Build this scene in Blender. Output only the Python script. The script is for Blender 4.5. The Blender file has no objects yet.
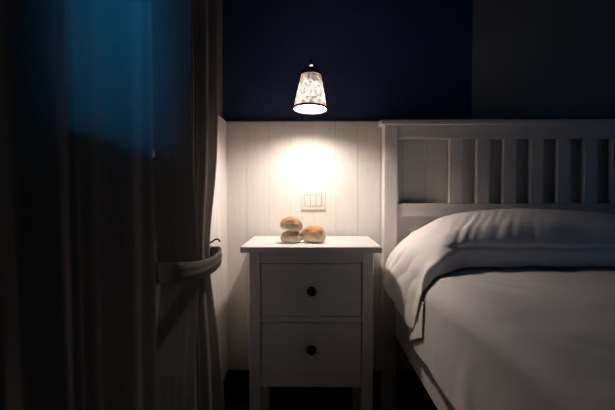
import bpy, bmesh, math, random
from mathutils import Vector, Matrix, noise
random.seed(7)
S = bpy.context.scene
C = S.collection
PI = math.pi

# ------------------------------------------------------------------ materials
def new_mat(name):
    m = bpy.data.materials.new(name)
    m.use_nodes = True
    nt = m.node_tree
    b = nt.nodes['Principled BSDF']
    return m, nt, b

def lin(h):
    h = h.lstrip('#')
    r = [int(h[i:i+2], 16)/255 for i in (0, 2, 4)]
    return tuple(((c/12.92) if c <= .04045 else ((c+.055)/1.055)**2.4) for c in r)+(1,)

def noise_bump(nt, b, scale=(1, 1, 1), nscale=20, strength=.1, dist=.002, detail=4):
    tc = nt.nodes.new('ShaderNodeTexCoord')
    mp = nt.nodes.new('ShaderNodeMapping')
    mp.inputs['Scale'].default_value = scale
    n = nt.nodes.new('ShaderNodeTexNoise')
    n.inputs['Scale'].default_value = nscale
    n.inputs['Detail'].default_value = detail
    bp = nt.nodes.new('ShaderNodeBump')
    bp.inputs['Strength'].default_value = strength
    bp.inputs['Distance'].default_value = dist
    nt.links.new(tc.outputs['Object'], mp.inputs['Vector'])
    nt.links.new(mp.outputs['Vector'], n.inputs['Vector'])
    nt.links.new(n.outputs['Fac'], bp.inputs['Height'])
    nt.links.new(bp.outputs['Normal'], b.inputs['Normal'])
    return n

def painted_wood(name, col, col2, scale, rough=.45):
    m, nt, b = new_mat(name)
    n = noise_bump(nt, b, scale, 9, .35, .0012, 6)
    r = nt.nodes.new('ShaderNodeMix'); r.data_type = 'RGBA'
    nt.links.new(n.outputs['Fac'], r.inputs['Factor'])
    r.inputs['A'].default_value = col2; r.inputs['B'].default_value = col
    nt.links.new(r.outputs['Result'], b.inputs['Base Color'])
    b.inputs['Roughness'].default_value = rough
    return m

def wainscot_mat():
    m, nt, b = new_mat('white_panelling')
    n = noise_bump(nt, b, (14, 14, 1.0), 5, .4, .0012, 6)
    tc = nt.nodes.new('ShaderNodeTexCoord')
    v = nt.nodes.new('ShaderNodeTexVoronoi'); v.inputs['Scale'].default_value = 6.5
    mp = nt.nodes.new('ShaderNodeMapping'); mp.inputs['Scale'].default_value = (1, 1, .6)
    nt.links.new(tc.outputs['Object'], mp.inputs['Vector'])
    nt.links.new(mp.outputs['Vector'], v.inputs['Vector'])
    cr = nt.nodes.new('ShaderNodeValToRGB')
    cr.color_ramp.elements[0].position = .03; cr.color_ramp.elements[0].color = (.50, .44, .38, 1)
    cr.color_ramp.elements[1].position = .085; cr.color_ramp.elements[1].color = (1, 1, 1, 1)
    nt.links.new(v.outputs['Distance'], cr.inputs['Fac'])
    r = nt.nodes.new('ShaderNodeMix'); r.data_type = 'RGBA'
    r.inputs['A'].default_value = (.70, .67, .64, 1); r.inputs['B'].default_value = (.80, .775, .75, 1)
    nt.links.new(n.outputs['Fac'], r.inputs['Factor'])
    mu = nt.nodes.new('ShaderNodeMix'); mu.data_type = 'RGBA'; mu.blend_type = 'MULTIPLY'
    mu.inputs['Factor'].default_value = .18
    nt.links.new(r.outputs['Result'], mu.inputs['A'])
    nt.links.new(cr.outputs['Color'], mu.inputs['B'])
    nt.links.new(mu.outputs['Result'], b.inputs['Base Color'])
    b.inputs['Roughness'].default_value = .5
    return m

def fabric(name, col, rough=.9, ns=260, bump=.25, sheen=.0):
    m, nt, b = new_mat(name)
    noise_bump(nt, b, (1, 1, 1), ns, bump, .0006, 2)
    b.inputs['Base Color'].default_value = col
    b.inputs['Roughness'].default_value = rough
    b.inputs['Specular IOR Level'].default_value = .15
    if sheen: b.inputs['Sheen Weight'].default_value = sheen
    return m

def curtain_mat():
    m = bpy.data.materials.new('curtain_linen'); m.use_nodes = True
    nt = m.node_tree; nt.nodes.clear()
    out = nt.nodes.new('ShaderNodeOutputMaterial')
    tc = nt.nodes.new('ShaderNodeTexCoord')
    mp = nt.nodes.new('ShaderNodeMapping'); mp.inputs['Scale'].default_value = (1, 1, .25)
    n = nt.nodes.new('ShaderNodeTexNoise'); n.inputs['Scale'].default_value = 420; n.inputs['Detail'].default_value = 2
    nt.links.new(tc.outputs['Object'], mp.inputs['Vector']); nt.links.new(mp.outputs['Vector'], n.inputs['Vector'])
    bp = nt.nodes.new('ShaderNodeBump'); bp.inputs['Strength'].default_value = .2; bp.inputs['Distance'].default_value = .0006
    nt.links.new(n.outputs['Fac'], bp.inputs['Height'])
    d = nt.nodes.new('ShaderNodeBsdfDiffuse'); d.inputs['Color'].default_value = CURT_D
    t = nt.nodes.new('ShaderNodeBsdfTranslucent'); t.inputs['Color'].default_value = CURT_T
    nt.links.new(bp.outputs['Normal'], d.inputs['Normal'])
    mx = nt.nodes.new('ShaderNodeMixShader'); mx.inputs['Fac'].default_value = .45
    nt.links.new(d.outputs['BSDF'], mx.inputs[1]); nt.links.new(t.outputs['BSDF'], mx.inputs[2])
    nt.links.new(mx.outputs['Shader'], out.inputs['Surface'])
    return m

def shade_mat():
    m = bpy.data.materials.new('floral_shade_fabric'); m.use_nodes = True
    nt = m.node_tree; nt.nodes.clear()
    out = nt.nodes.new('ShaderNodeOutputMaterial')
    tc = nt.nodes.new('ShaderNodeTexCoord')
    n = nt.nodes.new('ShaderNodeTexNoise'); n.inputs['Scale'].default_value = 75; n.inputs['Detail'].default_value = 3
    v = nt.nodes.new('ShaderNodeTexVoronoi'); v.inputs['Scale'].default_value = 95
    nt.links.new(tc.outputs['Object'], n.inputs['Vector']); nt.links.new(tc.outputs['Object'], v.inputs['Vector'])
    ad = nt.nodes.new('ShaderNodeMath'); ad.operation = 'MULTIPLY_ADD'
    ad.inputs[1].default_value = .30
    nt.links.new(v.outputs['Distance'], ad.inputs[0]); nt.links.new(n.outputs['Fac'], ad.inputs[2])
    cr = nt.nodes.new('ShaderNodeValToRGB')
    e = cr.color_ramp.elements
    e[0].position = .60; e[0].color = (.20, .175, .18, 1)
    e[1].position = .74; e[1].color = (.86, .74, .64, 1)
    nt.links.new(ad.outputs[0], cr.inputs['Fac'])
    d = nt.nodes.new('ShaderNodeBsdfDiffuse'); t = nt.nodes.new('ShaderNodeBsdfTranslucent')
    nt.links.new(cr.outputs['Color'], t.inputs['Color'])
    d.inputs['Color'].default_value = (.62, .57, .52, 1)
    mx = nt.nodes.new('ShaderNodeMixShader'); mx.inputs['Fac'].default_value = SHADE_T
    nt.links.new(d.outputs['BSDF'], mx.inputs[1]); nt.links.new(t.outputs['BSDF'], mx.inputs[2])
    nt.links.new(mx.outputs['Shader'], out.inputs['Surface'])
    return m

def glass_pane_mat():
    m = bpy.data.materials.new('window_glass'); m.use_nodes = True
    nt = m.node_tree; nt.nodes.clear()
    out = nt.nodes.new('ShaderNodeOutputMaterial')
    t = nt.nodes.new('ShaderNodeBsdfTransparent'); t.inputs['Color'].default_value = (.93, .96, .97, 1)
    g = nt.nodes.new('ShaderNodeBsdfGlossy'); g.inputs['Roughness'].default_value = .02
    f = nt.nodes.new('ShaderNodeFresnel'); f.inputs['IOR'].default_value = 1.45
    mx = nt.nodes.new('ShaderNodeMixShader')
    nt.links.new(f.outputs['Fac'], mx.inputs['Fac'])
    nt.links.new(t.outputs['BSDF'], mx.inputs[1]); nt.links.new(g.outputs['BSDF'], mx.inputs[2])
    nt.links.new(mx.outputs['Shader'], out.inputs['Surface'])
    return m

def back_wall_mat():
    m, nt, b = new_mat('painted_plaster_navy_and_grey')
    noise_bump(nt, b, (1, 1, 1), 160, .25, .001, 4)
    g = nt.nodes.new('ShaderNodeNewGeometry')
    sx = nt.nodes.new('ShaderNodeSeparateXYZ')
    nt.links.new(g.outputs['Position'], sx.inputs['Vector'])
    mt = nt.nodes.new('ShaderNodeMath'); mt.operation = 'GREATER_THAN'; mt.inputs[1].default_value = .663
    nt.links.new(sx.outputs['X'], mt.inputs[0])
    r = nt.nodes.new('ShaderNodeMix'); r.data_type = 'RGBA'
    nt.links.new(mt.outputs[0], r.inputs['Factor'])
    r.inputs['A'].default_value = NAVY; r.inputs['B'].default_value = GREYW
    nt.links.new(r.outputs['Result'], b.inputs['Base Color'])
    b.inputs['Roughness'].default_value = .75
    b.inputs['Specular IOR Level'].default_value = .2
    return m

def plain(name, col, rough=.5, metal=0, ns=60, bump=.08):
    m, nt, b = new_mat(name)
    noise_bump(nt, b, (1, 1, 1), ns, bump, .0008)
    b.inputs['Base Color'].default_value = col
    b.inputs['Roughness'].default_value = rough
    b.inputs['Metallic'].default_value = metal
    return m

def bread_mat(name, pale, crust, lo, hi):
    m, nt, b = new_mat(name)
    n = noise_bump(nt, b, (1, 1, 1), 70, .5, .002, 5)
    tc = nt.nodes.new('ShaderNodeTexCoord')
    sx = nt.nodes.new('ShaderNodeSeparateXYZ')
    nt.links.new(tc.outputs['Generated'], sx.inputs['Vector'])
    n2 = nt.nodes.new('ShaderNodeTexNoise'); n2.inputs['Scale'].default_value = 34; n2.inputs['Detail'].default_value = 4
    nt.links.new(tc.outputs['Object'], n2.inputs['Vector'])
    ad = nt.nodes.new('ShaderNodeMath'); ad.operation = 'MULTIPLY_ADD'; ad.inputs[1].default_value = .55
    nt.links.new(n2.outputs['Fac'], ad.inputs[0]); nt.links.new(sx.outputs['Z'], ad.inputs[2])
    cr = nt.nodes.new('ShaderNodeValToRGB')
    e = cr.color_ramp.elements
    e[0].position = lo; e[0].color = pale
    e[1].position = hi; e[1].color = crust
    nt.links.new(ad.outputs[0], cr.inputs['Fac'])
    # flour dusting
    n3 = nt.nodes.new('ShaderNodeTexNoise'); n3.inputs['Scale'].default_value = 22; n3.inputs['Detail'].default_value = 5
    nt.links.new(tc.outputs['Object'], n3.inputs['Vector'])
    c2 = nt.nodes.new('ShaderNodeValToRGB')
    c2.color_ramp.elements[0].position = .54; c2.color_ramp.elements[0].color = (0, 0, 0, 1)
    c2.color_ramp.elements[1].position = .70; c2.color_ramp.elements[1].color = (.7, .7, .7, 1)
    nt.links.new(n3.outputs['Fac'], c2.inputs['Fac'])
    mx = nt.nodes.new('ShaderNodeMix'); mx.data_type = 'RGBA'
    nt.links.new(c2.outputs['Color'], mx.inputs['Factor'])
    nt.links.new(cr.outputs['Color'], mx.inputs['A']); mx.inputs['B'].default_value = (.80, .70, .58, 1)
    nt.links.new(mx.outputs['Result'], b.inputs['Base Color'])
    b.inputs['Roughness'].default_value = .8
    b.inputs['Specular IOR Level'].default_value = .2
    return m

def floor_mat():
    m, nt, b = new_mat('dark_wood_floor')
    n = noise_bump(nt, b, (12, 1, 1), 6, .3, .001, 5)
    w = nt.nodes.new('ShaderNodeTexBrick')
    tc = nt.nodes.new('ShaderNodeTexCoord')
    nt.links.new(tc.outputs['Object'], w.inputs['Vector'])
    w.inputs['Scale'].default_value = 1.0
    w.inputs['Brick Width'].default_value = 1.1; w.inputs['Row Height'].default_value = .14
    w.inputs['Mortar Size'].default_value = .002
    w.inputs['Color1'].default_value = (.030, .020, .014, 1); w.inputs['Color2'].default_value = (.045, .030, .020, 1)
    w.inputs['Mortar'].default_value = (.006, .004, .003, 1)
    nt.links.new(w.outputs['Color'], b.inputs['Base Color'])
    b.inputs['Roughness'].default_value = .5
    return m

# ---- tunables
NAVY = (.032, .048, .135, 1)
GREYW = (.24, .23, .235, 1)
CURT_D = (.235, .218, .205, 1)
CURT_T = (.26, .25, .24, 1)
SHADE_T = .021
BULB = 580.0
BULB_COL = (1, .855, .745)
SKY = (.004, .11, .26, 1)
SKY_STR = 9.0

M = {}
M['white_wood'] = painted_wood('white_painted_wood_upright', (.74, .715, .70, 1), (.66, .635, .62, 1), (16, 16, 1.2))
M['white_wood_h'] = painted_wood('white_painted_wood_level', (.74, .715, .70, 1), (.66, .635, .62, 1), (1.2, 16, 16))
M['wainscot'] = wainscot_mat()
M['sheet'] = fabric('white_cotton_sheet', (.61, .59, .60, 1))
M['coverlet'] = fabric('white_cotton_cover', (.80, .775, .77, 1))
M['pillow'] = fabric('white_pillow_cotton', (.70, .68, .68, 1))
M['mattress'] = fabric('mattress_ticking', (.62, .60, .58, 1))
M['curtain'] = curtain_mat()
M['shade'] = shade_mat()
M['glass'] = glass_pane_mat()
M['black_metal'] = plain('black_metal', (.012, .011, .011, 1), .4, .6)
M['chrome'] = plain('bright_metal', (.75, .72, .68, 1), .2, 1)
M['black_trim'] = fabric('dark_shade_trim', (.045, .030, .024, 1))
M['knob'] = plain('dark_bronze_knob', (.010, .009, .009, 1), .42, .3)
M['plastic'] = plain('white_switch_plastic', (.72, .70, .67, 1), .3, 0, 200, .02)
M['plastic_grey'] = plain('grey_switch_insert', (.36, .34, .32, 1), .4, 0, 200, .02)
M['wallback'] = back_wall_mat()
M['plaster'] = plain('grey_plaster', GREYW, .85, 0, 160, .25)
M['ceiling'] = plain('ceiling_paint', (.27, .26, .26, 1), .9, 0, 160, .2)
M['front'] = plain('pale_plaster', (.62, .60, .585, 1), .85, 0, 160, .25)
M['floor'] = floor_mat()
M['darkwood'] = painted_wood('dark_brown_baseboard', (.035, .024, .018, 1), (.022, .015, .012, 1), (1.2, 16, 16))
M['inner_dark'] = plain('drawer_gap_dark', (.05, .045, .042, 1), .8)

# ------------------------------------------------------------------ mesh helpers
def obj(name, bm, mat, parent=None, smooth=False, bevel=0, seg=2):
    me = bpy.data.meshes.new(name)
    bmesh.ops.recalc_face_normals(bm, faces=bm.faces)
    bm.to_mesh(me); bm.free()
    o = bpy.data.objects.new(name, me); C.objects.link(o)
    if mat: me.materials.append(mat)
    if smooth:
        for p in me.polygons: p.use_smooth = True
    if bevel:
        md = o.modifiers.new('bevel', 'BEVEL'); md.width = bevel; md.segments = seg
        md.limit_method = 'ANGLE'; md.angle_limit = math.radians(40)
        md.harden_normals = False
    if parent: o.parent = parent
    return o

def box(bm, x0, x1, y0, y1, z0, z1):
    r = bmesh.ops.create_cube(bm, size=1)
    for v in r['verts']:
        v.co.x = x0 if v.co.x < 0 else x1
        v.co.y = y0 if v.co.y < 0 else y1
        v.co.z = z0 if v.co.z < 0 else z1
    return r['verts']

def boxobj(name, b, mat, parent=None, bevel=.0015, seg=2):
    bm = bmesh.new(); box(bm, *b)
    return obj(name, bm, mat, parent, False, bevel, seg)

def lathe(bm, prof, n=48, axis=None, closed=True):
    """prof: list of (r, z) ; axis: Matrix applied afterwards"""
    rings = []
    for r, z in prof:
        if r < 1e-6:
            rings.append([bm.verts.new((0, 0, z))])
        else:
            rings.append([bm.verts.new((r*math.cos(2*PI*i/n), r*math.sin(2*PI*i/n), z)) for i in range(n)])
    for a, b in zip(rings, rings[1:]):
        for i in range(n):
            j = (i+1) % n
            if len(a) == 1 and len(b) == 1: continue
            if len(a) == 1: bm.faces.new((a[0], b[i], b[j]))
            elif len(b) == 1: bm.faces.new((a[i], a[j], b[0]))
            else: bm.faces.new((a[i], a[j], b[j], b[i]))
    if axis is not None:
        vs = [v for rg in rings for v in rg]
        bmesh.ops.transform(bm, matrix=axis, verts=vs)

def tube(bm, pts, r, n=12, caps=True):
    pts = [Vector(p) for p in pts]
    rings = []
    up = Vector((0, 0, 1))
    prev = None
    for i, p in enumerate(pts):
        d = (pts[min(i+1, len(pts)-1)]-pts[max(i-1, 0)]).normalized()
        if prev is None:
            a = d.cross(up)
            if a.length < 1e-3: a = d.cross(Vector((1, 0, 0)))
            a.normalize()
        else:
            a = prev - d*prev.dot(d); a.normalize()
        prev = a
        b = d.cross(a)
        rr = r[i] if isinstance(r, (list, tuple)) else r
        rings.append([bm.verts.new(p+rr*(a*math.cos(2*PI*k/n)+b*math.sin(2*PI*k/n))) for k in range(n)])
    for a, b in zip(rings, rings[1:]):
        for k in range(n):
            bm.faces.new((a[k], a[(k+1) % n], b[(k+1) % n], b[k]))
    if caps:
        bm.faces.new(rings[0][::-1]); bm.faces.new(rings[-1])

def grid(bm, P):
    V = [[bm.verts.new(p) for p in row] for row in P]
    for i in range(len(V)-1):
        for j in range(len(V[0])-1):
            bm.faces.new((V[i][j], V[i][j+1], V[i+1][j+1], V[i+1][j]))
    return V

def cr(pts, t):
    """Catmull-Rom through pts (tuples) at t in [0, len-1]"""
    n = len(pts)-1
    i = min(int(t), n-1); f = t-i
    p = [pts[max(0, min(n, i+k))] for k in (-1, 0, 1, 2)]
    out = []
    for a, b, c, d in zip(*p):
        out.append(.5*((2*b)+(-a+c)*f+(2*a-5*b+4*c-d)*f*f+(-a+3*b-3*c+d)*f**3))
    return tuple(out)

def sst(a, b, x):
    t = max(0, min(1, (x-a)/(b-a))); return t*t*(3-2*t)

def nz(x, y, z, s=1): return noise.noise(Vector((x*s, y*s, z*s)))

def thing(name, label, cat, loc=(0, 0, 0), group=None):
    o = bpy.data.objects.new(name, None); C.objects.link(o)
    o.location = loc; o.empty_display_size = .05
    return tag(o, label, cat, group)

def tag(o, label, cat, group=None):
    o['label'] = label; o['category'] = cat
    if group: o['group'] = group
    return o

def struct(o):
    o['kind'] = 'structure'; return o

# ------------------------------------------------------------------ camera model / layout
YW = 1.77          # face of the back panelling
XL = -.347         # face of the left panelling
ZW = 1.172         # top of panelling
F = 429.0
cam = bpy.data.cameras.new('camera'); co = bpy.data.objects.new('camera', cam); C.objects.link(co)
co.location = (0, 0, .88)
co.rotation_euler = (math.radians(90-1.73), 0, math.radians(.47))
cam.sensor_fit = 'HORIZONTAL'; cam.sensor_width = 36; cam.lens = F/615*36
cam.clip_start = .02
cam.dof.use_dof = True; cam.dof.focus_distance = 1.5; cam.dof.aperture_fstop = 2.8
S.camera = co

# ------------------------------------------------------------------ room
XR, YF, ZC = 2.5, -1.6, 2.55
struct(boxobj('floor', (XL-.3, XR+.1, YF-.1, YW+.12, -.08, 0), M['floor'], bevel=0))
struct(boxobj('ceiling', (XL-.3, XR+.1, YF-.1, YW+.12, ZC, ZC+.08), M['ceiling'], bevel=0))
struct(boxobj('wall_back', (XL-.3, XR+.1, YW+.018, YW+.12, 0, ZC), M['wallback'], bevel=0))
struct(boxobj('wall_right', (XR, XR+.1, YF, YW+.018, 0, ZC), M['plaster'], bevel=0))
VX0, VX1, VZ0, VZ1 = 1.20, 1.56, 1.15, 1.80  # added opening behind the camera, lets cool dusk fill onto the bed's shadows
bm = bmesh.new()
box(bm, XL-.018, VX0, YF-.1, YF, 0, ZC); box(bm, VX1, XR, YF-.1, YF, 0, ZC)
box(bm, VX0, VX1, YF-.1, YF, 0, VZ0); box(bm, VX0, VX1, YF-.1, YF, VZ1, ZC)
struct(obj('wall_front', bm, M['front']))
bm = bmesh.new()
box(bm, VX0, VX0+.05, YF-.09, YF-.04, VZ0, VZ1); box(bm, VX1-.05, VX1, YF-.09, YF-.04, VZ0, VZ1)
box(bm, VX0+.05, VX1-.05, YF-.09, YF-.04, VZ0, VZ0+.05); box(bm, VX0+.05, VX1-.05, YF-.09, YF-.04, VZ1-.05, VZ1)
fill_win = struct(obj('added_fill_window', bm, M['white_wood'], bevel=.003))  # invented window, unseen, only there for the bluish fill
boxobj('pane', (VX0+.046, VX1-.046, YF-.068, YF-.064, VZ0+.046, VZ1-.046), M['glass'], fill_win, bevel=0)
# left wall with a window opening
WY0, WY1, WZ0, WZ1 = .52, .95, .965, 2.15
XO = XL-.018
bm = bmesh.new()
box(bm, XO-.22, XO, YF-.1, WY0, 0, ZC)
box(bm, XO-.22, XO, WY1, YW+.018, 0, ZC)
box(bm, XO-.22, XO, WY0, WY1, 0, WZ0)
box(bm, XO-.22, XO, WY0, WY1, WZ1, ZC)
struct(obj('wall_left', bm, plain('dusky_plaster', (.17, .155, .15, 1), .85, 0, 160, .25)))

def panelling(name, a0, a1, z0, z1, along, first, pitch=.0922, th=.0175):
    """vertical tongue and groove boards; the face profile is swept upward, top edge eased"""
    prof = [(a0, 0)]
    g = first
    while g < a1-.004:
        if g > a0+.004:
            prof += [(g-.0020, 0), (g-.0007, -.0022), (g+.0007, -.0022), (g+.0020, 0)]
        g += pitch
    prof.append((a1, 0))
    bm = bmesh.new()
    rows = [(z0, 0), (z1-.006, 0), (z1-.002, -.002), (z1, -.006)]
    P = []
    for z, dd in rows:
        P.append([(a, d+dd, z) for a, d in prof])
    P.append([(a, -th, z1) for a, d in prof])
    def place(a, d, z):
        return (a, YW-d, z) if along == 'x' else (XL+d, a, z)
    grid(bm, [[place(*p) for p in row] for row in P])
    o = obj(name, bm, M['wainscot'])
    return struct(o)

panelling('trim_1', XL, XR, .0, ZW, 'x', -.267)
# left: full height beyond the window, lower under it
panelling('trim_2', WY1, YW, .0, ZW, 'y', WY1+.06)
panelling('trim_3', YF, WY1, .0, WZ0-.012, 'y', YF+.05)
struct(boxobj('baseboard_back', (XL+.012, XR, YW-.014, YW-.0002, 0, .140), M['darkwood'], bevel=.003))
struct(boxobj('baseboard_left', (XL+.0002, XL+.012, YF, YW-.0002, 0, .140), M['darkwood'], bevel=.003))

# window
wx0, wx1 = XO-.16, XO-.11
bm = bmesh.new()
fw = .05
box(bm, wx0, wx1, WY0, WY0+fw, WZ0, WZ1); box(bm, wx0, wx1, WY1-fw, WY1, WZ0, WZ1)
box(bm, wx0, wx1, WY0+fw, WY1-fw, WZ0, WZ0+fw); box(bm, wx0, wx1, WY0+fw, WY1-fw, WZ1-fw, WZ1)
win = struct(obj('window_1', bm, M['white_wood'], bevel=.003))
pane = boxobj('pane', (wx0+.02, wx0+.024, WY0+fw-.004, WY1-fw+.004, WZ0+fw-.004, WZ1-fw+.004), M['glass'], win, bevel=0)
boxobj('window_sill', (wx1, XL+.016, WY0+.001, WY1-.001, WZ0-.012, WZ0+.006), M['white_wood_h'], win, bevel=.003)
bm = bmesh.new()
box(bm, wx1, wx1+.012, WY0+.012, WY0+.036, 1.50, 1.57)
tube(bm, [(wx1+.01, WY0+.024, 1.54), (wx1+.04, WY0+.024, 1.54), (wx1+.045, WY0+.024, 1.53), (wx1+.045, WY0+.024, 1.43)], .007)
obj('window_handle', bm, M['chrome'], win, smooth=False)

# ------------------------------------------------------------------ bedside table
NX, NW = 0.0, .46
NY0, NY1 = 1.40, 1.75
ns = thing('bedside_table', 'white two-drawer wooden bedside table with dark round knobs beside the bed', 'bedside table', (NX, (NY0+NY1)/2, 0))
def nbox(name, b, mat=M['white_wood'], bevel=.002):
    o = boxobj(name, b, mat, None, bevel)
    o.parent = ns; o.matrix_parent_inverse = Matrix.Translation(-Vector(ns.location))
    return o
nbox('tabletop', (-.233, .2335, NY0, NY1, .680, .7003), M['white_wood_h'], .003)
bx0, bx1, by0, by1 = -.206, .207, NY0+.012, NY1-.012
LW = .0375
for x in (bx0, bx1-LW):
    for y in (by0, by1-LW):
        nbox('leg', (x, x+LW, y, y+LW, 0, .680), bevel=.0025)
for x in (bx0+.006, bx1-.022):
    nbox('side_panel', (x, x+.016, by0+LW, by1-LW, .2285, .680))
nbox('back_panel', (bx0+LW, bx1-LW, by1-.014, by1-.004, .2285, .680))
nbox('rail', (bx0+LW, bx1-LW, by0+.002, by0+.024, .6437, .680), M['white_wood_h'])
nbox('rail', (bx0+LW, bx1-LW, by0+.002, by0+.024, .4462, .4655), M['white_wood_h'])
nbox('rail', (bx0+LW, bx1-LW, by0+.002, by0+.024, .2285, .2693), M['white_wood_h'])
for z0, z1 in ((.4674, .6417), (.2713, .4440)):
    bm = bmesh.new()
    g = .0022
    box(bm, bx0+LW+g, bx1-LW-g, by0+.0045, by0+.022, z0, z1)       # front
    # the box behind the front
    xa, xb, ya, yb = bx0+LW+.006, bx1-LW-.006, by0+.0215, by1-.03
    box(bm, xa, xa+.012, ya, yb, z0+.012, z1-.03); box(bm, xb-.012, xb, ya, yb, z0+.012, z1-.03)
    box(bm, xa, xb, yb-.012, yb, z0+.012, z1-.03); box(bm, xa, xb, ya, yb, z0+.012, z0+.018)
    dr = obj('drawer', bm, M['white_wood_h'], None, bevel=.0015)
    dr.parent = ns; dr.matrix_parent_inverse = Matrix.Translation(-Vector(ns.location))
    bm = bmesh.new()
    zc = (z0+z1)/2 + (0 if z0 > .4 else .003)
    prof = [(a_*1.07, b_) for a_, b_ in [(0, 0), (.0085, 0), (.0078, .004), (.0066, .010), (.0085, .014), (.0135, .017), (.0155, .021), (.0150, .025), (.011, .0285), (.005, .030), (0, .0303)]]
    lathe(bm, prof, 40, Matrix.Translation((.0025, by0+.0045, zc)) @ Matrix.Rotation(PI/2, 4, 'X'))
    kn = obj('knob', bm, M['knob'], dr, smooth=True)
    kn['label'] = 'dark round knob'

# ------------------------------------------------------------------ bread rolls
def roll(name, cx, cy, cz, rx, ry, h, rot, mat, label, seed, tilt=(0, 0), dent=.0):
    bm = bmesh.new()
    bmesh.ops.create_icosphere(bm, subdivisions=5, radius=1)
    for v in bm.verts:
        p = v.co.copy()
        az = math.asin(max(-1, min(1, p.z)))
        cw = max(0, math.cos(az))**(.62 if p.z < 0 else .62+.25*(seed > 4))                 # fuller flanks than a ball
        sz = math.copysign(abs(math.sin(az))**(.85 if p.z > 0 else .60), p.z)
        hr = math.hypot(p.x, p.y)
        ux, uy = (p.x/hr, p.y/hr) if hr > 1e-6 else (0, 0)
        th_ = math.atan2(uy, ux)
        k = 1.0+.04*math.sin(3*th_+seed)+.09*nz(p.x+seed, p.y, p.z, 1.3)
        zz = .42+.58*sz if sz > 0 else .42+.42*sz
        dome = 1-.10*max(0, sz)
        q = Vector((ux*cw*rx*k*dome, uy*cw*ry*k*dome, zz*h*(1+.10*nz(p.x, p.y+seed, p.z, 1.6))))
        # slash along the roll
        q.z -= dent*h*math.exp(-(p.y/.16)**2)*max(0, p.z)*(1 if abs(p.x) < .8 else .3)
        q += .0016*Vector((nz(p.x, p.y, p.z+seed, 6), nz(p.x+9, p.y, p.z, 6), nz(p.x, p.y+7, p.z, 6)))
        v.co = q
    zmin = min(v.co.z for v in bm.verts)
    for v in bm.verts: v.co.z -= zmin
    o = obj(name, bm, mat, smooth=True)
    o.location = (cx, cy, cz); o.rotation_euler = (tilt[0], tilt[1], rot)
    return tag(o, label, 'bread', 'bread rolls on the bedside table')
BA = bread_mat('roll_crust_pale', (.82, .69, .50, 1), (.74, .56, .36, 1), .55, 1.15)
BB = bread_mat('roll_crust_brown', (.84, .70, .50, 1), (.50, .245, .12, 1), .62, .98)
roll('bread_roll', -.071, 1.520, .7005, .0375, .036, .042, .3, BA, 'pale bread roll lying at the left on the table, underneath another roll', 1.3, dent=.12)
roll('bread_roll', .0085, 1.525, .7005, .0435, .038, .060, -.35, BB, 'brown-topped bread roll lying at the right on the table, nothing on it', 4.1, tilt=(0, .05), dent=.06)
roll('bread_roll', -.0745, 1.522, .7415, .0405, .034, .0495, .2, BB, 'brown bread roll with a floury top stacked on another roll', 7.7, tilt=(.03, .16), dent=.10)

# ------------------------------------------------------------------ light switch
sw = thing('light_switch', 'white wall light switch with three rockers on panelling above bedside table', 'light switch', (.0095, YW, .8455))
def local(o, parent):
    o.parent = parent; return o
local(boxobj('rocker_bed', (-.0345, .0345, -.0064, -.0056, -.0230, .0230), M['plastic_grey'], None, 0), sw)
local(boxobj('cover_plate', (-.0515, .0515, -.0060, -.0002, -.039, .039), M['plastic'], None, .0028, 3), sw)
bm = bmesh.new()
for a in (((-.0355, .0355, -.0068, -.0055, .0228, .0240)), ((-.0355, .0355, -.0068, -.0055, -.0240, -.0228)), ((-.0355, -.0343, -.0068, -.0055, -.0228, .0228)), ((.0343, .0355, -.0068, -.0055, -.0228, .0228))):
    box(bm, *a)
local(obj('insert_frame', bm, M['plastic_grey'], None, bevel=.0004), sw)
for k in range(3):
    x0 = -.0335+k*.0226
    bm = bmesh.new()
    vs = box(bm, x0, x0+.0206, -.0080, -.0050, -.0222, .0222)
    for v in vs:
        if v.co.y < -.007: v.co.y += (.0014 if v.co.z > 0 else 0)*(1 if k != 1 else .2)
    local(obj('rocker', bm, M['plastic'], None, bevel=.0006), sw)

# ------------------------------------------------------------------ wall lamp
LY = 1.565
lamp = thing('wall_lamp', 'lit wall lamp with tapered floral shade hanging on the navy wall', 'lamp', (-.003, LY, 1.180))
def lp(o): o.parent = lamp; return o
tilt = Matrix.Rotation(math.radians(-5.5), 4, 'X') @ Matrix.Rotation(math.radians(1.5), 4, 'Y')
H = .131
RB, RT = .0605, .0352
bm = bmesh.new()
pr = []
for i in range(13):
    t = i/12
    pr.append((RB+(RT-RB)*t+.0006*math.sin(t*PI), t*H))
lathe(bm, pr, 72, tilt)
sh = lp(obj('lamp_shade', bm, M['shade'], smooth=True))
bm = bmesh.new()
lathe(bm, [(RB+.0022, -.002), (RB+.0026, .0005), (RB+.0016, .0062), (RB+.0004, .0064), (RB-.0016, .001), (RB-.001, -.002), (RB+.0022, -.002)], 72, tilt)
tr = obj('hem_trim', bm, M['black_trim'], sh, smooth=True); tr['label'] = 'dark braid round the lower rim'
bm = bmesh.new()
lathe(bm, [(RT+.003, H-.006), (RT+.0026, H+.002), (RT-.004, H+.013), (RT-.009, H+.0195), (RT-.0110, H+.020), (RT-.0055, H+.010), (RT-.0005, H+.0005), (RT-.0002, H-.006), (RT+.003, H-.006)], 60, tilt)
tr = obj('crown', bm, M['black_metal'], sh, smooth=True); tr['label'] = 'dark metal crown on top of the shade'
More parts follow.
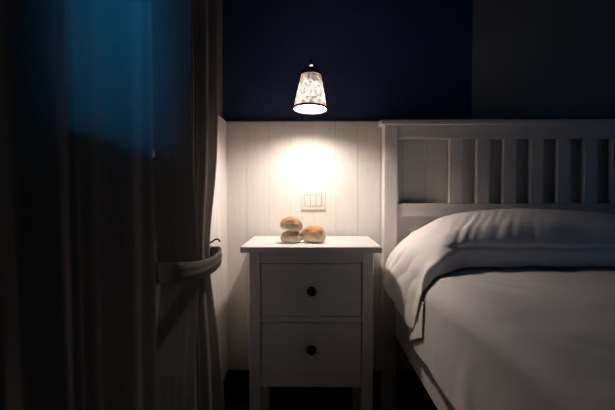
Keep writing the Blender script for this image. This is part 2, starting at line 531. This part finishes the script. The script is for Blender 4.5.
# spokes + lamp holder
BZ = .041
bm = bmesh.new()
for k in range(3):
    a = k*2*PI/3+PI/2
    p0 = tilt @ Vector((0.010*math.cos(a), .010*math.sin(a), H+.018)); p1 = tilt @ Vector(((RT-.012)*math.cos(a), (RT-.012)*math.sin(a), H+.0185))
    tube(bm, [p0, p1], .0016, 8)
lathe(bm, [(0, H+.030), (.010, H+.030), (.0115, H+.024), (.009, H+.018), (.009, H-.010), (.0135, H-.012), (.0135, BZ+.041), (.0, BZ+.041)], 32, tilt)
hold = lp(obj('lamp_holder', bm, M['black_metal'], smooth=False))
bm = bmesh.new()
lathe(bm, [(0, .0), (.0055, .0), (.0062, .004), (.0055, .010), (.003, .0125), (0, .013)], 24, Matrix.Translation(tilt @ Vector((0, -.0105, H+.0265))) @ Matrix.Rotation(PI/2, 4, 'X') @ Matrix.Translation((0, 0, -.005)))
o = obj('screw_cap', bm, M['plastic'], hold, smooth=True); o['label'] = 'pale screw cap'
# arm & wall plate (local coordinates, wall at y = YW+.018-LY)
wy = YW+.018-LY
top = tilt @ Vector((0, 0, H+.028))
bm = bmesh.new()
pts = [top, top+Vector((0, .003, .012)), top+Vector((0, .012, .024)), top+Vector((0, .03, .033)), (0, wy-.05, top.z+.036), (0, wy-.02, top.z+.030), (0, wy-.004, top.z+.022)]
pp = [cr([tuple(p) for p in pts], i*(len(pts)-1)/30) for i in range(31)]
tube(bm, pp, .0042, 14)
lp(obj('arm', bm, M['black_metal'], smooth=True))
bm = bmesh.new()
lathe(bm, [(0, 0), (.034, 0), (.034, .006), (.029, .012), (.012, .016), (0, .0165)], 40, Matrix.Translation((0, wy-.0002, top.z+.022)) @ Matrix.Rotation(PI/2, 4, 'X'))
lp(obj('wall_plate', bm, M['black_metal'], smooth=True))
# bulb
mb = bpy.data.materials.new('bulb_glow'); mb.use_nodes = True
nt = mb.node_tree; nt.nodes.clear()
out = nt.nodes.new('ShaderNodeOutputMaterial'); em = nt.nodes.new('ShaderNodeEmission')
em.inputs['Color'].default_value = BULB_COL+(1,); em.inputs['Strength'].default_value = BULB
nt.links.new(em.outputs['Emission'], out.inputs['Surface'])
bm = bmesh.new()
BZ = .041
RBU = .026
pr = [(0, BZ-RBU)]
for i in range(1, 12):
    a = -PI/2+i*(PI*.80)/12
    pr.append((RBU*math.cos(a), BZ+RBU*math.sin(a)))
pr += [(.0125, BZ+.027), (.0105, BZ+.034), (.0105, BZ+.040), (0, BZ+.0405)]
lathe(bm, pr, 32, tilt)
lp(obj('bulb', bm, mb, smooth=True))

# ------------------------------------------------------------------ bed
BX0, BX1 = .289, 2.029
BXC = (BX0+BX1)/2
HY0, HY1 = 1.700, 1.764
bed = thing('bed', 'white wooden double bed with slatted headboard against the panelled wall', 'bed', (BXC, .7, 0))
def bp(o, parent=None):
    o.parent = parent or bed
    o.matrix_parent_inverse = Matrix.Translation(-Vector(bed.location)) if o.parent == bed else Matrix.Identity(4)
    return o
HT = 1.144
hb = bp(boxobj('headboard', (BX0+.052, BX1-.052, HY0+.022, HY0+.040, .30, .800), M['white_wood'], None, .002))
hb['label'] = 'slatted headboard'
def hbb(name, b, mat=M['white_wood'], bevel=.0025):
    o = boxobj(name, b, mat, None, bevel); return bp(o, hb)
for x in (BX0, BX1-.054):
    hbb('post', (x, x+.054, HY0, HY1, 0, HT), bevel=.003)
hbb('cap', (BX0-.016, BX1+.016, HY0-.012, HY1+.003, HT, HT+.020), M['white_wood_h'], .004)
hbb('top_rail', (BX0+.054, BX1-.054, HY0+.008, HY0+.044, 1.092, HT), M['white_wood_h'])
hbb('lower_rail', (BX0+.054, BX1-.054, HY0+.008, HY0+.044, .782, .834), M['white_wood_h'])
hbb('inner_stile', (BX0+.054, BX0+.062, HY0+.014, HY0+.040, .834, 1.092), bevel=.001)
hbb('inner_stile', (BX1-.062, BX1-.054, HY0+.014, HY0+.040, .834, 1.092), bevel=.001)
s0, pitch, sw_ = .551, .1068, .051
for k in range(12):
    hbb('slat', (s0+k*pitch, s0+k*pitch+sw_, HY0+.012, HY0+.036, .834, 1.092), bevel=.002)
def bside(name, b, mat=M['white_wood_h'], bevel=.003): return bp(boxobj(name, b, mat, None, bevel))
RY = -.34
bside('side_rail', (.334, .358, RY+.03, HY0, .305, .470))
bside('side_rail', (2*BXC-.358, 2*BXC-.334, RY+.03, HY0, .305, .470))
fb = bside('footboard', (BX0+.05, BX1-.05, RY, RY+.03, .30, .50))
for x in (BX0, BX1-.054):
    bp(boxobj('post', (x, x+.054, RY-.012, RY+.042, 0, .54), M['white_wood'], None, .003), fb)
for k in range(12):
    y = RY+.16+k*.155
    bside('bed_slat', (.358, 2*BXC-.358, y, y+.07, .375, .392))

mat_bm = bmesh.new(); box(mat_bm, .362, 2*BXC-.362, RY+.05, 1.685, .392, .596)
tag(obj('mattress', mat_bm, M['mattress'], bevel=.06, seg=5), 'thick mattress on the white bed, hidden under the white sheet', 'mattress')

# sheet : profile across x, swept along y
prof = [(.3165, .405), (.3165, .45), (.3165, .50), (.3170, .55), (.3180, .588), (.3205, .610), (.331, .627), (.358, .639), (.410, .646), (.52, .650), (.70, .651), (.95, .651), (BXC, .651)]
NP = 90
left = [cr(prof, t*(len(prof)-1)/NP) for t in range(NP+1)]
full = left+[(2*BXC-x, z) for x, z in left[-2::-1]]
P = []
NYS = 150
y_a, y_b = 1.675, RY+.045
for j in range(NYS+1):
    y = y_a+(y_b-y_a)*j/NYS
    row = []
    for i, (x, z) in enumerate(full):
        side = sst(.59, .42, z)
        s = 1 if x < BXC else -1
        w = (1-sst(1.03, 1.17, y))*(.006*math.sin(y*31+2.2*nz(0, y, 0, 3))+.008*nz(y, z*.35+s, 1, 7)+.004*nz(y, z, 4, 16))
        xo = x-s*(.002+abs(.5*w)+.5*w)*side*1.1
        zo = z+side*side*(.010*nz(y, s, 2, 5)+.004*math.sin(y*24))
        zo = .606-(.606-zo)*(1-.93*sst(1.335, 1.40, y)) if zo < .606 else zo
        topm = sst(.615, .64, z)
        zo -= .022*sst(.70, 1.18, y)*sst(.365, .318, x if s > 0 else 2*BXC-x)*sst(.45, .58, z)
        zo += topm*(.004*nz(x, y, 3, 5)+(.0034)*nz(x*1.4+y, y*.5-x*.4, 5, 12)+.0030*abs(nz(x-y*.7, y+x*.3, 8, 9)))
        xo = min(xo, x) if s > 0 else max(xo, x)
        row.append((xo, y, zo))
    P.append(row)
bm = bmesh.new(); grid(bm, P)
sh_o = obj('bed_sheet', bm, M['sheet'], smooth=True)
md = sh_o.modifiers.new('t', 'SOLIDIFY'); md.thickness = .0025; md.offset = -1
tag(sh_o, 'smooth white sheet spread over the mattress, its hem hanging at the side', 'bed sheet')

# pillow under the cover
bm = bmesh.new()
NU, NV = 60, 40
PX0, PX1, PY0, PY1 = .375, 1.19, 1.288, 1.655
top_, bot_ = [], []
for j in range(NV+1):
    v = -1+2*j/NV
    rt, rb = [], []
    for i in range(NU+1):
        u = -1+2*i/NU
        e = (max(0, 1-abs(u)**3.2)*max(0, 1-abs(v)**2.8))
        hgt = .060*e**.42
        ux = u*(1-.025*(1-abs(v)**2)); vy = v*(1-.03*(1-abs(u)**2))
        x = (PX0+PX1)/2+ux*(PX1-PX0)/2; y = (PY0+PY1)/2+vy*(PY1-PY0)/2
        wr = .004*nz(x, y, 0, 14)*e
        rt.append((x, y, .718+hgt*.95+wr)); rb.append((x, y, .718-.058*e**.42))
    top_.append(rt); bot_.append(rb)
grid(bm, top_); grid(bm, bot_)
bmesh.ops.remove_doubles(bm, verts=bm.verts, dist=.0008)
tag(obj('pillow', bm, M['pillow'], smooth=True), 'plump white pillow peeking out below the edge of the rumpled white cover', 'pillow')

# cover thrown over the pillow with a flap hanging down the bed side : control net rows (y , points x,z)
R_ = BXC
net = [
 (1.680, 1.680, [(.288, .535), (.290, .560), (.297, .595), (.312, .628), (.338, .655), (.375, .680), (.420, .700), (.480, .718), (.58, .730), (.75, .735), (1.0, .725), (R_, .72), (1.6, .72), (1.95, .68)]),
 (1.630, 1.630, [(.283, .545), (.284, .570), (.289, .606), (.305, .645), (.334, .682), (.372, .712), (.418, .738), (.470, .757), (.59, .778), (.75, .780), (1.0, .770), (R_, .76), (1.6, .77), (1.95, .70)]),
 (1.540, 1.540, [(.264, .552), (.270, .580), (.284, .626), (.304, .668), (.333, .706), (.370, .734), (.414, .761), (.475, .790), (.59, .812), (.75, .816), (1.0, .805), (R_, .79), (1.6, .805), (1.95, .72)]),
 (1.460, 1.460, [(.259, .542), (.266, .580), (.284, .632), (.304, .680), (.332, .715), (.368, .742), (.410, .768), (.470, .796), (.59, .817), (.75, .820), (1.0, .808), (R_, .79), (1.6, .805), (1.95, .72)]),
 (1.390, 1.400, [(.281, .506), (.284, .560), (.296, .630), (.313, .684), (.338, .718), (.372, .744), (.412, .767), (.470, .791), (.59, .809), (.75, .812), (1.0, .801), (R_, .785), (1.6, .80), (1.95, .72)]),
 (1.335, 1.355, [(.297, .474), (.299, .545), (.307, .615), (.323, .676), (.345, .712), (.378, .738), (.416, .760), (.470, .780), (.59, .796), (.75, .799), (1.0, .790), (R_, .775), (1.6, .79), (1.95, .71)]),
 (1.290, 1.315, [(.307, .466), (.308, .530), (.315, .605), (.329, .668), (.351, .706), (.382, .732), (.418, .752), (.470, .767), (.59, .777), (.75, .780), (1.0, .772), (R_, .76), (1.6, .772), (1.95, .70)]),
 (1.240, 1.284, [(.307, .520), (.309, .560), (.316, .612), (.332, .658), (.354, .690), (.382, .712), (.416, .724), (.470, .735), (.59, .742), (.75, .744), (1.0, .740), (R_, .735), (1.6, .75), (1.95, .69)]),
 (1.207, 1.272, [(.3095, .572), (.311, .598), (.317, .630), (.331, .658), (.352, .676), (.380, .686), (.416, .694), (.470, .700), (.59, .706), (.75, .708), (1.0, .705), (R_, .70), (1.6, .705), (1.95, .67)]),
 (1.200, 1.274, [(.310, .590), (.3125, .599), (.320, .607), (.334, .621), (.354, .642), (.382, .649), (.418, .653), (.470, .656), (.59, .658), (.75, .659), (1.0, .659), (R_, .659), (1.6, .67), (1.95, .65)]),
]
NI, NJ = 220, 110
rows = []
for yk, ym, pts in net:
    r = []
    n = len(pts)-1
    for i in range(NI+1):
        # more samples on the left (visible) side
        t = (i/NI)
        tt = n*(t*.9+.1*t*t)
        xz = cr(pts, min(tt, n))
        r.append((yk+(ym-yk)*sst(.35, .47, xz[0]),)+xz)
    rows.append(r)
P = []
for j in range(NJ+1):
    t = j/NJ*(len(net)-1)
    row = []
    for i in range(NI+1):
        y, x, z = cr([rows[k][i] for k in range(len(rows))], min(t, len(net)-1))
        tp = sst(.66, .75, z)*sst(1.18, 1.28, y)
        lf = sst(.72, .64, z)*sst(.40, .35, x)
        # diagonal folds running down over the front of the crest
        ph = x-(y-1.3)*.60+.02*nz(x*6, y*6, 1)
        amp = tp*sst(1.50, 1.38, y)*sst(.38, .46, x)*(1-.75*sst(.62, .85, x))
        z += .006*nz(x, 1, 4, 11)*sst(.70, .665, z)*sst(.40, .46, x)*sst(1.34, 1.28, y)
        f1 = math.sin(ph*205+2.2*nz(x, y, 0, 7))
        z += amp*(.0017*f1*(.75+1.1*nz(x, y, 7, 9))+.0045*nz(ph*2.3, y*.5, 2, 16)) + tp*.005*nz(x, y, 5, 6)
        ybk = lf*(.004*nz(z*1.0, y, 4, 12)+.0018*math.sin(40*(y+.45*z)+2.5*nz(y, z, 0, 8)))
        x -= abs(ybk)*1.2
        y += .003*nz(x, z, 6, 9)
        y += .005*math.exp(-((z-.716-.010*nz(x, 3, 2, 7))/.007)**2)*sst(1.34, 1.30, y)*sst(.37, .40, x)
        row.append((x, y, z))
    P.append(row)
bm = bmesh.new(); grid(bm, P)
cv = obj('bed_cover', bm, M['coverlet'], smooth=True)
md = cv.modifiers.new('t', 'SOLIDIFY'); md.thickness = .0035; md.offset = -1
P = []
for j in range(25):
    y = 1.345-.157*j/24
    zb_ = .404+.066*j/24
    P.append([(.3132-.0012*math.sin(PI*q/14)-.0015*(1-q/14)*abs(math.sin(j*.36))-.004*(1-j/24)*(1-q/14), y, zb_+(.572-zb_)*q/14) for q in range(15)])
bm = bmesh.new(); grid(bm, P)
ln = obj('lining', bm, M['coverlet'], cv, smooth=True)
md = ln.modifiers.new('t', 'SOLIDIFY'); md.thickness = .002; md.offset = 0
ln['label'] = 'straight-hemmed under layer hanging below the pointed flap'
tag(cv, 'rumpled white cover pulled over the pillow, a flap hanging down at left', 'bedspread')

# ------------------------------------------------------------------ curtains
ROD_Z = 2.32
def far_curtain():
    """gathered by the band : a broad smooth run, then tight folds toward the far edge"""
    def bump(y, c, w, e): return sst(c-w-e, c-w+e, y)*(1-sst(c+w-e, c+w+e, y))
    P = []
    NI, NJ = 300, 110
    for j in range(NJ+1):
        z = ROD_Z-.03+(.02-ROD_Z+.03)*j/NJ
        g = math.exp(-((z-.69)/.22)**2)            # how tightly the band gathers here
        lo = sst(.69, .02, z)
        row = []
        for i in range(NI+1):
            u = i/NI
            w = .835+.455*u                          # cloth coordinate
            am = 1-.45*g
            x = -.334
            x += -.008*(1-sst(1.0, 1.04, w))+(1-.08*g)*.063*max(0, min(1, (w-.86)/.14))*(1-sst(1.002, 1.032, w))
            x += am*.046*bump(w, 1.058, .018, .013)
            x += am*.042*bump(w, 1.115, .010, .010)
            x += am*.050*bump(w, 1.190, .030, .018)
            x += (.060-.030*g+.014*lo)*bump(w, 1.268, .022, .016)*(1 if w < 1.268 else 1)
            x += .0016*nz(w*22, z*1.1, 3)+.0010*nz(w*60, z*2, 9)
            y = w+g*.24*(1.30-w)+.012*lo*(w-1.0)/.2+.006*nz(w*5, z*1.3, 1)
            row.append((max(x, XL+.004), y, z))
        P.append(row)
    bm = bmesh.new(); grid(bm, P)
    o = obj('curtain', bm, M['curtain'], smooth=True)
    return tag(o, 'dark curtain tied back with a fabric band beside the white panelled wall', 'curtain', 'curtains at the window')
far_curtain()
def near_curtain():
    """hangs straight: one broad flat run by the far edge, a standing fold, then more folds toward the room"""
    def bump(y, c, w, e): return sst(c-w-e, c-w+e, y)*(1-sst(c+w-e, c+w+e, y))
    P = []
    NI, NJ = 330, 90
    for j in range(NJ+1):
        z = ROD_Z-.03+(.02-ROD_Z+.03)*j/NJ
        s_ = (1.35-z)                       # folds lean a little farther down
        row = []
        for i in range(NI+1):
            u = i/NI
            y = .10+(.800-.10)*u
            x = -.316
            x += .026*bump(y, .492+.022*s_, .030-.012*s_, .013)
            e_ = .748+.008*s_
            x += -.014+.056*max(0, min(1, (y-.555)/(e_-.555)))*(1-sst(e_-.006, e_+.030, y)) if y > .54 else -.014*sst(.50, .54, y)
            x += .010*bump(y, .568+.008*s_, .007, .007)+.004*math.sin((y-.58)*75)*sst(.57, .62, y)*(1-sst(.72, .74, y))
            x += .022*bump(y, .395+.03*s_, .020, .010)
            x += .028*bump(y, .300+.03*s_, .032, .012)
            x += .026*bump(y, .200+.02*s_, .028, .012)
            x += .003*nz(y*9, z*.7, 2)
            row.append((max(x, XL+.004), y+.012*s_*sst(.3, .8, y)*.6+.006*nz(y*4, z*1.2, 6), z))
        P.append(row)
    bm = bmesh.new(); grid(bm, P)
    o = obj('curtain', bm, M['curtain'], smooth=True)
    return tag(o, 'near dark curtain hanging straight and untied, glowing blue at the window', 'curtain', 'curtains at the window')
near_curtain()

# tie-back band
def ring_pt(a, z, sx, sy, cx, cy, slant):
    # superellipse loop around the gathered curtain
    c, s = math.cos(a), math.sin(a)
    e = .75
    x = sx*math.copysign(abs(c)**e, c); y = sy*math.copysign(abs(s)**e, s)
    return Vector((cx+x+slant*y, cy+y, z))
bm = bmesh.new()
NA = 120
P = []
for j in range(9):
    t = j/8-.5
    row = []
    for i in range(NA+1):
        a = 2*PI*i/NA
        p = ring_pt(a, 0, .037, .205, -.309, 1.130, .035)
        far = (p.y-.923)/.41
        z = .708-.018*far+.012*math.sin(PI*max(0, min(1, far)))*-1+.004*max(0, far)**6
        w = .046-.006*far
        p.z = z-.004+t*w+.0015*nz(2*math.cos(a), t*6, 2*math.sin(a), 1.5)
        bul = .0035*math.cos(t*PI)+.0016*math.sin(t*34+2*math.sin(a))
        p.x += bul*math.cos(a)
        p.x = max(p.x, XL+.0025)
        row.append(p)
    P.append(row)
grid(bm, P)
bmesh.ops.remove_doubles(bm, verts=bm.verts, dist=.0001)
tb = obj('curtain_tieback', bm, M['curtain'], smooth=True)
md = tb.modifiers.new('t', 'SOLIDIFY'); md.thickness = .003; md.offset = 1
tag(tb, 'grey fabric tie-back band wrapped round the far curtain', 'tie-back')
# hook on wall
bm = bmesh.new()
hy, hz = 1.395, .722
pts = [(XL, hy, hz-.012), (XL+.012, hy, hz-.010), (XL+.026, hy-.004, hz-.003), (XL+.036, hy-.006, hz+.004), (XL+.046, hy-.008, hz+.004), (XL+.052, hy-.008, hz-.004)]
pp = [cr(pts, i*5/24) for i in range(25)]
tube(bm, pp, .0028, 10)
lathe(bm, [(0, 0), (.011, 0), (.011, .002), (.006, .005), (0, .006)], 20, Matrix.Translation((XL, hy, hz-.012)) @ Matrix.Rotation(PI/2, 4, 'Y'))
hk = obj('tieback_hook', bm, M['black_metal'], smooth=True)
tag(hk, 'small curved metal hook on the white wall beside the tied curtain', 'hook')
# rod
bm = bmesh.new()
rod = thing('curtain_rod', 'thin dark curtain rod above the window carrying both curtains', 'curtain rod', (-.285, .76, ROD_Z))
bm = bmesh.new(); tube(bm, [(0, -.66, 0), (0, .64, 0)], .0125, 20)
o = obj('pole', bm, M['black_metal'], rod, smooth=True)
for y in (-.58, .58):
    bm = bmesh.new(); tube(bm, [(XO+.285, y, 0), (0, y, 0)], .007, 12)
    lathe(bm, [(0, 0), (.022, 0), (.022, .006), (0, .008)], 20, Matrix.Translation((XO+.285, y, 0)) @ Matrix.Rotation(PI/2, 4, 'Y'))
    obj('bracket', bm, M['black_metal'], rod, smooth=False)

# ------------------------------------------------------------------ sky
w = bpy.data.worlds.new('dusk_sky'); S.world = w; w.use_nodes = True
bg = w.node_tree.nodes['Background']
bg.inputs['Color'].default_value = SKY; bg.inputs['Strength'].default_value = SKY_STR

S.view_settings.view_transform = 'Standard'
S.view_settings.look = 'None'
S.view_settings.exposure = 0
S.view_settings.gamma = 1
S.view_settings.use_curve_mapping = False
